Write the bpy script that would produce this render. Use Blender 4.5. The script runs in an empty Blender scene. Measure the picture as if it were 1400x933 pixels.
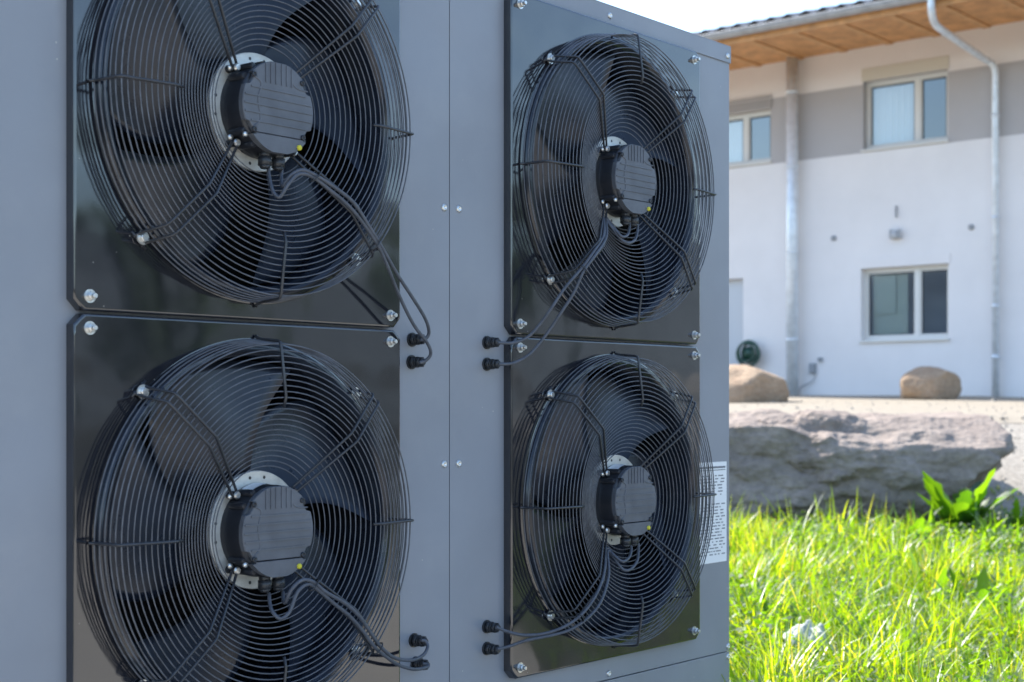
import bpy, bmesh, math, random
import numpy as np
from mathutils import Vector, Matrix, noise
random.seed(7); rng = np.random.default_rng(11)
S = bpy.context.scene; COL = S.collection; PI = math.pi
R = math.radians
# ------------------------------------------------------------------ camera, sky, sun, exposure
F = 2040.0; HY = 553.0; CX = 700.0               # focal length and horizon in pixels of the 1400 px photograph
cd = bpy.data.cameras.new("camera"); cam = bpy.data.objects.new("camera", cd); COL.objects.link(cam)
cam.location = (0, 0, 0); cam.rotation_euler = (PI/2, 0, 0)
cd.sensor_width = 36; cd.lens = F/1400*36; cd.shift_y = (HY-466.5)/1400
cd.clip_start = .05; cd.clip_end = 3000
cd.dof.use_dof = True; cd.dof.focus_distance = 3.75; cd.dof.aperture_fstop = 4.2; cd.dof.aperture_blades = 7
S.camera = cam
SUN_AZ = math.atan2(-.74, .67); SUN_EL = R(47)
w = bpy.data.worlds.new("World"); S.world = w; w.use_nodes = True
nt = w.node_tree; bg = nt.nodes['Background']
sk = nt.nodes.new('ShaderNodeTexSky'); sk.sky_type = 'NISHITA'; sk.sun_disc = False
sk.sun_elevation = SUN_EL; sk.sun_rotation = SUN_AZ; sk.air_density = 1.15; sk.dust_density = .7; sk.ozone_density = 2.0
nt.links.new(sk.outputs[0], bg.inputs[0]); bg.inputs[1].default_value = .13
sd = bpy.data.lights.new("sun", 'SUN'); sd.energy = 3.4; sd.angle = R(.53); sd.color = (1, .955, .88)
sun = bpy.data.objects.new("sun", sd); COL.objects.link(sun)
sv = Vector((math.sin(SUN_AZ)*math.cos(SUN_EL), math.cos(SUN_AZ)*math.cos(SUN_EL), math.sin(SUN_EL)))
sun.rotation_euler = sv.to_track_quat('Z', 'Y').to_euler(); sun.location = sv*40
vs = S.view_settings; vs.view_transform = 'Standard'; vs.look = 'None'; vs.gamma = 1; vs.use_curve_mapping = False
vs.exposure = 1.62
S.cycles.max_bounces = 8
# ------------------------------------------------------------------ materials
MATS = {}
def mat(name, col, rough=.5, metal=0, spec=.5, var=.0, vscale=6, bump=0, bscale=200, coat=0, trans=0, detail=4, col2=None, distort=0, rvar=0, wave=0, wscale=2):
    if name in MATS: return MATS[name]
    m = bpy.data.materials.new(name); m.use_nodes = True; n = m.node_tree; N = n.nodes; Lk = n.links
    p = N['Principled BSDF']; p.inputs['Roughness'].default_value = rough; p.inputs['Metallic'].default_value = metal
    p.inputs['Specular IOR Level'].default_value = spec; p.inputs['Coat Weight'].default_value = coat
    p.inputs['Coat Roughness'].default_value = .06
    c = (*col, 1)
    tc = N.new('ShaderNodeTexCoord')
    if var or col2:
        ns = N.new('ShaderNodeTexNoise'); ns.inputs['Scale'].default_value = vscale; ns.inputs['Detail'].default_value = detail; ns.inputs['Distortion'].default_value = distort
        ns.inputs['Roughness'].default_value = .6
        Lk.new(tc.outputs['Object'], ns.inputs['Vector'])
        rp = N.new('ShaderNodeValToRGB'); rp.color_ramp.elements[0].position = .32; rp.color_ramp.elements[1].position = .68
        a = tuple(x*(1-var) for x in col); b = col2 if col2 else tuple(min(1, x*(1+var)) for x in col)
        rp.color_ramp.elements[0].color = (*a, 1); rp.color_ramp.elements[1].color = (*b, 1)
        Lk.new(ns.outputs[0], rp.inputs[0]); Lk.new(rp.outputs[0], p.inputs['Base Color'])
        if rvar:
            mr = N.new('ShaderNodeMapRange'); mr.inputs[1].default_value = .3; mr.inputs[2].default_value = .7
            mr.inputs[3].default_value = max(.02, rough-rvar); mr.inputs[4].default_value = rough+rvar
            n2 = N.new('ShaderNodeTexNoise'); n2.inputs['Scale'].default_value = vscale*2.3; n2.inputs['Detail'].default_value = 5
            Lk.new(tc.outputs['Object'], n2.inputs['Vector']); Lk.new(n2.outputs[0], mr.inputs[0]); Lk.new(mr.outputs[0], p.inputs['Roughness'])
    else: p.inputs['Base Color'].default_value = c
    if bump:
        nb = N.new('ShaderNodeTexNoise'); nb.inputs['Scale'].default_value = bscale; nb.inputs['Detail'].default_value = 5
        Lk.new(tc.outputs['Object'], nb.inputs['Vector'])
        bp = N.new('ShaderNodeBump'); bp.inputs['Strength'].default_value = bump; bp.inputs['Distance'].default_value = .01
        Lk.new(nb.outputs[0], bp.inputs['Height']); Lk.new(bp.outputs[0], p.inputs['Normal'])
        if wave:
            nw = N.new('ShaderNodeTexNoise'); nw.inputs['Scale'].default_value = wscale; nw.inputs['Detail'].default_value = 1
            Lk.new(tc.outputs['Object'], nw.inputs['Vector']); b2 = N.new('ShaderNodeBump'); b2.inputs['Strength'].default_value = wave; b2.inputs['Distance'].default_value = .05
            Lk.new(nw.outputs[0], b2.inputs['Height']); Lk.new(b2.outputs[0], bp.inputs['Normal'])
    MATS[name] = m; return m
sheet = mat('blue_grey_powder_coat', (.238, .252, .282), .38, 0, .5, var=.07, detail=7, vscale=2.2, bump=.06, bscale=420, rvar=.07, wave=.25, wscale=2.2)
sheet_dark = mat('dark_interior', (.02, .021, .024), .8)
gloss = mat('black_glossy_plate', (.011, .012, .017), .085, 0, .75, var=.2, vscale=5, bump=.006, bscale=300, wave=.16, wscale=5, coat=.8, rvar=.02)
wire = mat('black_coated_wire', (.085, .09, .105), .38, 0, .6, var=.3, vscale=40)
strutm = mat('black_strut_wire', (.026, .028, .034), .36, 0, .6, var=.3, vscale=40)
bladem = mat('dark_fan_blade', (.012, .017, .029), .3, 0, .6, var=.35, vscale=7, rvar=.06)
ductm = mat('black_duct', (.012, .016, .026), .16, 0, .6, var=.3, vscale=9)
cast = mat('cast_black_motor', (.095, .103, .12), .5, 0, .5, var=.18, vscale=14, bump=.12, bscale=500)
castdk = mat('black_motor_body', (.018, .02, .026), .36, 0, .5, var=.2, vscale=14)
alu = mat('bare_aluminium', (.62, .62, .59), .42, .3, .5, var=.15, vscale=30)
zinc = mat('galvanised_bolt', (.68, .68, .66), .3, .85, .5, var=.2, vscale=120)
def specks(m, col, scale, thr, mixf):
    N = m.node_tree.nodes; L_ = m.node_tree.links; p = N['Principled BSDF']
    tc = N.new('ShaderNodeTexCoord'); v = N.new('ShaderNodeTexVoronoi'); v.inputs['Scale'].default_value = scale; L_.new(tc.outputs['Object'], v.inputs['Vector'])
    a = N.new('ShaderNodeMath'); a.operation = 'LESS_THAN'; a.inputs[1].default_value = thr; L_.new(v.outputs['Distance'], a.inputs[0])
    sp = N.new('ShaderNodeSeparateColor'); L_.new(v.outputs['Color'], sp.inputs[0]); b = N.new('ShaderNodeMath'); b.operation = 'GREATER_THAN'; b.inputs[1].default_value = .8; L_.new(sp.outputs[0], b.inputs[0])
    c = N.new('ShaderNodeMath'); c.operation = 'MULTIPLY'; L_.new(a.outputs[0], c.inputs[0]); L_.new(b.outputs[0], c.inputs[1])
    d = N.new('ShaderNodeMath'); d.operation = 'MULTIPLY'; L_.new(c.outputs[0], d.inputs[0]); d.inputs[1].default_value = mixf
    dn = N.new('ShaderNodeTexNoise'); dn.inputs['Scale'].default_value = 3.5; dn.inputs['Detail'].default_value = 9; dn.inputs['Roughness'].default_value = .75; L_.new(tc.outputs['Object'], dn.inputs['Vector'])
    mr = N.new('ShaderNodeMapRange'); mr.inputs[1].default_value = .5; mr.inputs[2].default_value = .85; mr.inputs[3].default_value = 0; mr.inputs[4].default_value = .09; L_.new(dn.outputs[0], mr.inputs[0])
    mx_ = N.new('ShaderNodeMath'); mx_.operation = 'MAXIMUM'; L_.new(mr.outputs[0], mx_.inputs[0]); L_.new(d.outputs[0], mx_.inputs[1])
    src = p.inputs['Base Color'].links[0].from_socket; m_ = N.new('ShaderNodeMix'); m_.data_type = 'RGBA'; m_.inputs[7].default_value = (*col, 1)
    L_.new(mx_.outputs[0], m_.inputs[0]); L_.new(src, m_.inputs[6]); L_.new(m_.outputs[2], p.inputs['Base Color'])
specks(sheet, (.55, .53, .48), 26, .045, .7)
specks(gloss, (.4, .38, .34), 34, .05, .5)
rubber = mat('black_cable', (.075, .082, .1), .48, 0, .4, var=.2, vscale=60)
gland = mat('black_plastic_gland', (.024, .026, .03), .38)
yellow = mat('yellow_plug', (.55, .5, .03), .5)
paper = mat('white_sticker', (.78, .79, .8), .4)
ink = mat('grey_print', (.16, .17, .19), .6)
# ------------------------------------------------------------------ helpers
def tag(o, label=None, cat=None, group=None, kind=None):
    if label: o['label'] = label
    if cat: o['category'] = cat
    if group: o['group'] = group
    if kind: o['kind'] = kind
    return o
def empty(name, loc, rz=0, parent=None):
    o = bpy.data.objects.new(name, None); COL.objects.link(o); o.location = loc; o.rotation_euler = (0, 0, rz); o.empty_display_size = .1
    if parent: o.parent = parent
    return o
class MB:
    def __init__(s): s.v = []; s.f = []; s.m = []; s.sm = []
    def add(s, vs, fs, mi=0, smooth=False):
        b = len(s.v); s.v += [tuple(x) for x in vs]
        for f in fs: s.f.append(tuple(b+i for i in f)); s.m.append(mi); s.sm.append(smooth)
        return s
    def box(s, x0, x1, y0, y1, z0, z1, mi=0, b=0):
        if b == 0:
            vs = [(x, y, z) for x in (x0, x1) for y in (y0, y1) for z in (z0, z1)]
            return s.add(vs, [(0, 1, 3, 2), (4, 6, 7, 5), (0, 4, 5, 1), (2, 3, 7, 6), (0, 2, 6, 4), (1, 5, 7, 3)], mi)
        bm = bmesh.new(); bmesh.ops.create_cube(bm, size=1)
        for v in bm.verts: v.co = Vector(((x0+x1)/2+v.co.x*(x1-x0), (y0+y1)/2+v.co.y*(y1-y0), (z0+z1)/2+v.co.z*(z1-z0)))
        bmesh.ops.bevel(bm, geom=list(bm.edges), offset=b, segments=2, affect='EDGES', profile=.6)
        bm.verts.index_update()
        s.add([v.co[:] for v in bm.verts], [[v.index for v in f.verts] for f in bm.faces], mi); bm.free(); return s
    def tube(s, pts, r, n=8, mi=0, closed=False, caps=True):
        pts = [Vector(p) for p in pts]; k = len(pts); prev = None; vs = []
        for i, p in enumerate(pts):
            if closed: t = pts[(i+1) % k]-pts[i-1]
            else: t = pts[min(i+1, k-1)]-pts[max(i-1, 0)]
            t.normalize()
            if prev is None:
                a = Vector((0, 0, 1)) if abs(t.z) < .9 else Vector((0, 1, 0)); prev = t.cross(a).normalized()
            prev = (prev-t*prev.dot(t)).normalized(); q = t.cross(prev)
            rr = r[i] if isinstance(r, (list, tuple)) else r
            vs += [p+(prev*math.cos(2*PI*j/n)+q*math.sin(2*PI*j/n))*rr for j in range(n)]
        fs = []
        for i in range(k if closed else k-1):
            i2 = (i+1) % k
            fs += [(i*n+j, i*n+(j+1) % n, i2*n+(j+1) % n, i2*n+j) for j in range(n)]
        s.add(vs, fs, mi, True)
        if caps and not closed:
            s.add([], []); b = len(s.v)-k*n
            s.f.append(tuple(b+j for j in reversed(range(n)))); s.m.append(mi); s.sm.append(False)
            s.f.append(tuple(b+(k-1)*n+j for j in range(n))); s.m.append(mi); s.sm.append(False)
        return s
    def torus(s, R_, r, c=(0, 0, 0), N=80, n=6, mi=0):     # axis along local Y
        return s.tube([(c[0]+R_*math.cos(2*PI*i/N), c[1], c[2]+R_*math.sin(2*PI*i/N)) for i in range(N)], r, n, mi, True)
    def lathe(s, prof, N=64, mi=0, c=(0, 0, 0), smooth=True, a0=0, a1=2*PI):     # prof of (radius, y) about an axis along Y
        full = abs(a1-a0-2*PI) < 1e-6; M = N if full else N+1
        vs = [(c[0]+r*math.cos(a0+(a1-a0)*i/N), c[1]+y, c[2]+r*math.sin(a0+(a1-a0)*i/N)) for r, y in prof for i in range(M)]
        fs = []
        for k in range(len(prof)-1):
            for i in range(N):
                j = (i+1) % M
                fs.append((k*M+i, k*M+j, (k+1)*M+j, (k+1)*M+i))
        return s.add(vs, fs, mi, smooth)
    def build(s, name, mats, parent=None, loc=None, auto=None):
        me = bpy.data.meshes.new(name); me.from_pydata(s.v, [], s.f)
        for m in (mats if isinstance(mats, (list, tuple)) else [mats]): me.materials.append(m)
        me.polygons.foreach_set('material_index', s.m); me.polygons.foreach_set('use_smooth', s.sm)
        bm = bmesh.new(); bm.from_mesh(me); bmesh.ops.recalc_face_normals(bm, faces=bm.faces); bm.to_mesh(me); bm.free()
        me.update()
        if auto:
            me.set_sharp_from_angle(angle=R(auto))
        o = bpy.data.objects.new(name, me); COL.objects.link(o)
        if parent: o.parent = parent
        if loc: o.location = loc
        return o
def link(o, parent=None, loc=None):
    c = o.copy(); COL.objects.link(c)
    if parent: c.parent = parent
    if loc is not None: c.location = loc
    return c
def crom(P, k=8):
    P = [Vector(p) for p in P]; P = [P[0]*2-P[1]]+P+[P[-1]*2-P[-2]]; out = []
    for i in range(1, len(P)-2):
        for j in range(k):
            t = j/k; a, b, c, d = P[i-1:i+3]
            out.append(.5*((2*b)+(c-a)*t+(2*a-5*b+4*c-d)*t*t+(3*b-a-3*c+d)*t**3))
    out.append(P[-2]); return out
# ------------------------------------------------------------------ terrain
PY = [-600, 3, 9, 11.6, 12.6, 13.6, 15.0, 18, 23, 60, 1500]
PZ = [-1.35, -1.3, -1.17, -1.06, -.92, -.55, -.14, -.02, .13, .2, -4]
def gz(x, y):
    z = float(np.interp(y, PY, PZ))
    a = .05 if y < 13 else .02
    return z+a*noise.noise(Vector((x*.6, y*.6, 3)))*(1 if abs(x) < 60 and y < 60 else 0)
xs = sorted(set([-1500, -400, -150, -60, -30, 30, 60, 150, 400, 1500]+[round(-15+.5*i, 2) for i in range(61)]))
ys = sorted(set([-600, -200, -60, -20, 30, 40, 60, 120, 300, 700, 1500]+[round(-10+.4*i, 2) for i in range(97)]))
def sheetgrid(name, xs, ys, dz, m):
    vs = [(x, y, gz(x, y)+dz) for y in ys for x in xs]; W = len(xs)
    fs = [(j*W+i, j*W+i+1, (j+1)*W+i+1, (j+1)*W+i) for j in range(len(ys)-1) for i in range(W-1)]
    b = MB().add(vs, fs, 0, True); return b.build(name, m)
soil = mat('soil_and_moss', (.03, .04, .015), .9, var=.4, vscale=3, bump=.8, bscale=30, col2=(.07, .06, .035))
gravel = mat('beige_gravel', (.30, .26, .205), .95, var=.10, vscale=9, bump=.6, bscale=60, detail=10)
gslope = mat('grey_gravel_slope', (.315, .28, .235), .95, var=.25, vscale=22, bump=.9, bscale=40, detail=10)
g = sheetgrid('ground', xs, ys, 0, soil); tag(g, kind='structure')
txs = [x for x in xs if abs(x) <= 60]
g = sheetgrid('terrace', txs, [round(14.8+.4*i, 2) for i in range(35)]+[30, 40, 60], .008, gravel); tag(g, kind='structure')
g = sheetgrid('gravel_bank', txs, [round(12.4+.4*i, 2) for i in range(7)], .004, gslope); tag(g, kind='structure')
pale = mat('pale_gravel_yard', (.41, .375, .315), .95, var=.2, vscale=14, bump=.6, bscale=50, detail=10)
g = sheetgrid('gravel_yard', [-4+.5*i for i in range(37)], [-9+.4*i for i in range(34)]+[4.5], .012, pale); tag(g, kind='structure')
# ------------------------------------------------------------------ heat pump cabinet: local x along the front, local -y out of it
U = Vector((.6433, .7656, 0)); NV = Vector((.7656, -.6433, 0)); P0 = Vector((.0214, 3.96, 0))
def face(px, py, n=0):                  # photograph pixel on the plane n metres in front of the fan plates -> (t, z)
    k = (px-CX)/F; x0 = P0.x+NV.x*n; y0 = P0.y+NV.y*n
    t = (k*y0-x0)/(U.x-U.y*k); Y = y0+U.y*t
    return t, (HY-py)/F*Y
BZ = -1.32
pump = empty('heat_pump', (P0.x, P0.y, BZ), math.atan2(U.y, U.x))
tag(pump, 'large blue-grey heat pump cabinet with four black axial fans and looped cables', 'heat pump')
NF = -.026                               # cabinet face behind the plates
TL, TS, TR = -1.583, -.249, 1.085
FC = [(-.908, .638), (-.908, -.274), (.42, .638), (.42, -.274)]
HH, HV = .456, .4532
ZT, ZLIP, ZS = 1.153, 1.098, face(998, 890, NF)[1]
def lz(z): return z-BZ
D = .9
def front_panel(t0, t1, tc):
    b = MB(); ts = [t0, tc-.41, tc+.41, t1]; zs = [ZS+.0015, -.274-.41, -.274+.41, .638-.41, .638+.41, ZT-.01]
    y = -NF
    for i in range(3):
        for j in range(5):
            if i == 1 and j in (1, 3): continue
            b.add([(ts[i], y, lz(zs[j])), (ts[i+1], y, lz(zs[j])), (ts[i+1], y, lz(zs[j+1])), (ts[i], y, lz(zs[j+1]))], [(0, 1, 2, 3)])
    for (c, s) in ((t0, 1), (t1, -1)):      # rounded folded edges
        b.add([(c, y, lz(zs[0])), (c, y, lz(zs[-1])), (c, y+.03, lz(zs[-1])), (c, y+.03, lz(zs[0]))], [(0, 1, 2, 3)])
    return b
for t0, t1, tc in ((TL, TS-.0016, -.908), (TS+.0016, TR, .42)):
    front_panel(t0, t1, tc).build('front_panel', sheet, pump)
    b = MB(); b.box(t0, t1, -NF-.001, -NF+.03, .12, lz(ZS)-.0015, b=.0012); b.build('base_panel', sheet, pump)
    b = MB(); b.box(t0+.02, t1-.02, -NF+.03, -NF+D, .0, .12); b.build('plinth', sheet_dark, pump)
b = MB(); b.box(TL, TL+.004, -NF+.03, -NF+D, .12, lz(ZT)-.01); b.build('side_panel', sheet, pump)
b = MB(); b.box(TR-.004, TR, -NF+.0305, -NF+D, .12, lz(ZT)-.01); b.build('side_panel', sheet, pump)
b = MB(); b.box(TL, TR, -NF+D, -NF+D+.004, .12, lz(ZT)-.01); b.build('back_panel', sheet, pump)
b = MB(); b.box(TL+.01, TR-.01, -NF+.45, -NF+.46, .12, lz(ZT)-.02); b.build('inner_wall', sheet_dark, pump)
for t0, t1 in ((TL-.003, TS-.001), (TS+.001, TR+.004)):
    b = MB(); b.box(t0, t1, -NF-.0045, -NF+D+.006, lz(ZT)-.004, lz(ZT), b=.0015)
    b.box(t0, t1, -NF-.0045, -NF-.0015, lz(ZLIP), lz(ZT)-.004)
    b.box(t1-.003, t1, -NF-.0015, -NF+D, lz(ZLIP), lz(ZT)-.0042)
    b.build('top_cover', sheet, pump)
# rivets
def rivet_mb(r=.0098):
    b = MB(); b.lathe([(r, 0), (r, -.0015), (r*.72, -.004), (r*.45, -.005), (r*.38, -.003), (0.0001, -.003)], 16); return b
rv = None
for px, py in [(607, 284), (627, 286), (607, 635), (627, 634), (832, 22), (993, 77), (832, 921), (995, 884), (995, 898), (607, -70), (627, -60), (607, 990), (627, 985)]:
    t, z = face(px, py, NF)
    loc = (t, -NF-(.0045 if py < 100 and px > 700 else .0), lz(z))
    if rv is None: rv = rivet_mb().build('rivet', zinc, pump, loc)
    else: link(rv, pump, loc)
# sticker
t0, z0 = face(950, 628, NF); t1, z1 = face(993, 631, NF); z2 = face(993, 767, NF)[1]
b = MB(); b.box(t0, t1, -NF-.0012, -NF-.0004, lz(z2), lz(z1))
st = b.build('rating_sticker', paper, pump); tag(st, 'white printed rating sticker beside the lower right fan')
b = MB(); y = -NF-.0016
H = z1-z2; rr = random.Random(3)
def dash(a, c, za, zb): b.add([(a, y, lz(za)), (c, y, lz(za)), (c, y, lz(zb)), (a, y, lz(zb))], [(0, 1, 2, 3)])
dash(t0+.008, t1-.008, z1-.014, z1-.020); dash(t0+.008, t1-.008, z1-.0245, z1-.027)
for i in range(26):
    zz = z1-.042-i*(H-.06)/26
    if 6 < i < 9: continue
    xx = t0+.01
    while xx < t1-.02:
        L_ = rr.uniform(.006, .03); dash(xx, min(xx+L_, t1-.01), zz, zz-.0035); xx += L_+rr.uniform(.004, .02)
b.build('print', ink, st)['kind'] = 'stuff'
# ------------------------------------------------------------------ one fan, built once, copied three times
def make_fan(parent):
    f = empty('fan', (0, 0, 0), 0, parent)
    # mounting plate: pan with chamfered corners and a pressed inlet lip
    ch = .022
    def outline(o):
        hx, hz, c = HH-o, HV-o, ch-o*.4
        P = [(hx, -hz+c), (hx, hz-c), (hx-c, hz), (-hx+c, hz), (-hx, hz-c), (-hx, -hz+c), (-hx+c, -hz), (hx-c, -hz)]
        return P
    base = outline(0)
    angs = sorted(set([round(2*PI*i/120, 6) for i in range(120)]+[round(math.atan2(q, p) % (2*PI), 6) for p, q in base]))
    def ray(P, a):
        d = (math.cos(a), math.sin(a)); best = 1e9
        for i in range(8):
            (ax, ay), (bx, by) = P[i], P[(i+1) % 8]; ex, ey = bx-ax, by-ay
            den = d[0]*ey-d[1]*ex
            if abs(den) < 1e-12: continue
            t = (ax*ey-ay*ex)/den; u = (ax*d[1]-ay*d[0])/den
            if t > 0 and -1e-6 <= u <= 1+1e-6: best = min(best, t)
        return best
    rings = [(base, -NF), (base, .0045), (outline(.001), .0018), (outline(.003), .0003), (outline(.0055), 0), (outline(.0065), 0)]
    prof = [(.4195, 0), (.418, 0), (.411, -.002), (.408, -.012), (.402, -.019), (.394, -.02), (.386, -.014), (.381, 0), (.379, .03), (.378, .19)]
    b = MB(); n = len(angs); vs = []
    for P, y in rings: vs += [(ray(P, a)*math.cos(a), y, ray(P, a)*math.sin(a)) for a in angs]
    for r, y in prof: vs += [(r*math.cos(a), y, r*math.sin(a)) for a in angs]
    K = len(rings)+len(prof)
    for k in range(K-1):
        fs = [(k*n+i, k*n+(i+1) % n, (k+1)*n+(i+1) % n, (k+1)*n+i) for i in range(n)]
        for q in fs: b.f.append(q); b.m.append(1 if k >= len(rings)+2 else 0); b.sm.append(k != len(rings)-1)
    b.v = vs
    b.build('mounting_plate', [gloss, ductm], f, auto=35)
    # bolts in the plate corners: washer, hex head, threaded stud
    b = MB(); b.lathe([(.006, 0), (.0135, 0), (.0135, -.002), (.006, -.002)], 24, smooth=False)
    b.lathe([(.0095, -.002), (.0095, -.0105), (.008, -.0118), (.0055, -.0118)], 6, smooth=False)
    b.lathe([(.0055, -.0118), (.0055, -.019), (.0045, -.0205), (.0001, -.0205)], 12, smooth=False)
    bo = None
    for sx in (-1, 1):
        for sz in (-1, 1):
            loc = (sx*.42, 0, sz*.4245)
            if bo is None: bo = b.build('plate_bolt', zinc, f, loc)
            else: link(bo, f, loc)
    # grille profile: radius -> height above plate
    def gn(r):
        if r > .285: return .082+(.404-r)/.119*.018
        return .100-(.285-r)/.165*.070
    rad = []; r = .404
    while r > .1345:
        rad.append((r, gn(r))); r -= .0128 if r > .285 else .0113
    for q in range(5): rad.append((.4065+.0022*q, .066-.0145*q))
    for r, h in rad:
        MB().torus(r, .0014 if r < .403 else .0018, (0, -h, 0), N=88, n=6).build('grille_ring', wire, f)
    # long double struts on the diagonals
    for q in range(4):
        ca, sa = math.cos(PI/4+q*PI/2), math.sin(PI/4+q*PI/2)
        b = MB()
        for s in (-1, 1):
            w = s*.0125
            prof = [(.436, .001), (.428, .0045), (.421, .02), (.408, .082), (.402, .0875), (.39, .0895), (.293, .1035), (.285, .1045), (.278, .1035), (.122, .0345), (.112, .028)]
            pts = []
            for r, h in prof:
                ww = w*(1 if r > .2 else .55+.45*(r-.11)/.09)
                pts.append((ca*r-sa*ww, -h, sa*r+ca*ww))
            b.tube(pts, .0031, 8)
        # foot plate and cross wire
        c = .428
        b.tube([(ca*.432-sa*-.024, -.002, sa*.432+ca*-.024), (ca*.432-sa*.024, -.002, sa*.432+ca*.024)], .003, 6)
        b.tube([(ca*.415-sa*-.02, -.05, sa*.415+ca*-.02), (ca*.415-sa*.02, -.05, sa*.415+ca*.02)], .0022, 6)
        b.build('grille_strut', strutm, f)
        b = MB(); cc = (ca*.4235, 0, sa*.4235)
        b.lathe([(.0001, -.006), (.0145, -.006), (.0145, -.0085), (.007, -.0085)], 24, c=cc, smooth=False)
        b.lathe([(.0085, -.0085), (.0085, -.015), (.007, -.0165), (.0001, -.0165)], 12, c=cc, smooth=False)
        b.lathe([(.005, 0), (.005, -.006)], 10, c=cc)
        b.build('grille_bolt', zinc, f)
        cc = (ca*.1135, 0, sa*.1135)
        b = MB(); b.lathe([(.0085, -.006), (.0085, -.033), (.0075, -.036), (.0001, -.036)], 18, c=cc)
        b.build('strut_clamp', castdk, f)
        b = MB(); b.lathe([(.0085, -.036), (.0085, -.0385), (.006, -.042), (.0001, -.042)], 14, c=cc, smooth=False)
        b.build('clamp_bolt', zinc, f)
    # short single braces at 0, 90, 180, 270 degrees
    for q in range(4):
        ca, sa = round(math.cos(q*PI/2)), round(math.sin(q*PI/2)); b = MB()
        prof = [(.425, .003), (.42, .006), (.416, .02), (.411, .076), (.408, .084), (.4, .0865), (.29, .1025), (.268, .096)] if q != 0 else [(.425, .003), (.42, .006), (.416, .02), (.411, .078), (.408, .086), (.4, .0865), (.29, .1025), (.268, .096)]
        b.tube([(ca*r, -h, sa*r) for r, h in prof], .0032, 8)
        b.build('grille_brace', strutm, f)
    # rotor: hub and five swept blades
    b = MB(); b.lathe([(.0001, .14), (.105, .14), (.118, .13), (.121, .02), (.118, .006), (.09, .006)], 48); b.build('rotor_hub', castdk, f)
    proto = None
    for k in range(5):
        if proto is None:
            b = MB(); NU, NW = 12, 12; rows = []
            for side in (0, 1):
                vs = []
                for i in range(NU+1):
                    u = i/NU; r = .112+u*.26
                    sweep = R(-26)*(u**1.5); chord = R(64-5*u)
                    for j in range(NW+1):
                        v = j/NW
                        a = sweep+chord*(v-.5)*(1-.16*(u**5))
                        tilt = .075-.02*u
                        y = .062+tilt*(v-.5)*1.25+.016*math.sin(PI*v)*(1)-.01*u+(.0035 if side else 0)*math.sin(PI*min(1, max(0, v)))**.5
                        vs.append((r*math.cos(a), y, r*math.sin(a)))
                rows.append(vs)
            W = NW+1
            fs = [(i*W+j, i*W+j+1, (i+1)*W+j+1, (i+1)*W+j) for i in range(NU) for j in range(NW)]
            b.add(rows[0], fs, 0, True); b.add(rows[1], fs, 0, True)
            n1 = len(rows[0]); edge = [j for j in range(W)]+[i*W+NW for i in range(1, NU+1)]+[NU*W+j for j in range(NW-1, -1, -1)]+[i*W for i in range(NU-1, 0, -1)]
            for a_, c_ in zip(edge, edge[1:]+edge[:1]): b.f.append((a_, c_, c_+n1, a_+n1)); b.m.append(0); b.sm.append(False)
            proto = b.build('fan_blade', bladem, f); o = proto
        else: o = link(proto, f)
        o.rotation_euler = (0, k*2*PI/5, 0)
    # motor
    b = MB(); b.lathe([(.085, .004), (.128, .004), (.129, .002), (.129, -.006), (.1275, -.0075), (.098, -.0075)], 72)
    fl = b.build('motor_flange', alu, f, auto=30)
    fh = None
    for a in (80, 100, 170, 190, 260, 283, 350, 10):
        lc = (.1155*math.cos(R(a)), 0, .1155*math.sin(R(a)))
        if fh is None: b = MB(); b.lathe([(.0038, -.0077), (.0001, -.0079)], 10); fh = b.build('flange_hole', gland, f, lc)
        else: link(fh, f, lc)
    b = MB(); b.lathe([(.102, -.005), (.102, -.02), (.101, -.024), (.1, -.026), (.1, -.062), (.097, -.068), (.094, -.07), (.0001, -.07)], 72)
    for a in (35, 55, 125, 145, 215, 235, 305, 325):      # mounting ears
        x, z = .1015*math.cos(R(a)), .1015*math.sin(R(a))
        b.lathe([(.0085, -.02), (.0085, -.062), (.006, -.066), (.0001, -.066)], 12, c=(x, 0, z))
    b.build('motor_housing', castdk, f, auto=40)
    # front cover: circle cut with chords, ribbed
    rc = .0995
    def cover(z0, z1, y0, y1, name, m, n=48):
        P = []
        for i in range(n+1):
            z = z0+(z1-z0)*i/n; x = math.sqrt(max(0, rc*rc-z*z))
            for (nx, nz) in ((.088, .052), (.088, -.052)):
                if abs(z-nz) < .013: x = min(x, math.sqrt(rc*rc-z*z)-.013+abs(z-nz)*.2)
            P.append((x, z))
        P += [(-x, z) for x, z in reversed(P)]
        Q = []
        for p in P:
            if not Q or (abs(p[0]-Q[-1][0])+abs(p[1]-Q[-1][1])) > 1e-5: Q.append(p)
        k = len(Q); b = MB()
        cx, cz = 0, (z0+z1)/2; vs = []
        for s, y in ((1, y0), (1, y1+.0018), (.985, y1)):
            vs += [(cx+(x-cx)*s, y, cz+(z-cz)*s) for x, z in Q]
        fs = [(r_*k+i, r_*k+(i+1) % k, (r_+1)*k+(i+1) % k, (r_+1)*k+i) for r_ in range(2) for i in range(k)]
        b.add(vs, fs, 0, False); b.f.append(tuple(2*k+i for i in range(k))); b.m.append(0); b.sm.append(False)
        return b
    b = cover(-.0595, .0975, -.066, -.0795, 'c', cast)
    for z in (-.036, -.018, 0, .018, .036):
        hw = math.sqrt(rc*rc-z*z)-.004
        if abs(z) > .03: hw -= .012
        b.box(-hw, hw, -.0815, -.079, z-.0018, z+.0018)
    for x in (-.036, -.022, -.008, .008, .022, .036):
        b.box(x-.0017, x+.0017, -.0815, -.079, .05, math.sqrt(rc*rc-x*x)-.003)
    b.tube(crom([(-.07, -.0795, -.05), (-.052, -.0795, -.03), (-.058, -.0795, .01), (-.05, -.0795, .046), (-.075, -.0795, .06)], 6), .0022, 6)
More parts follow.
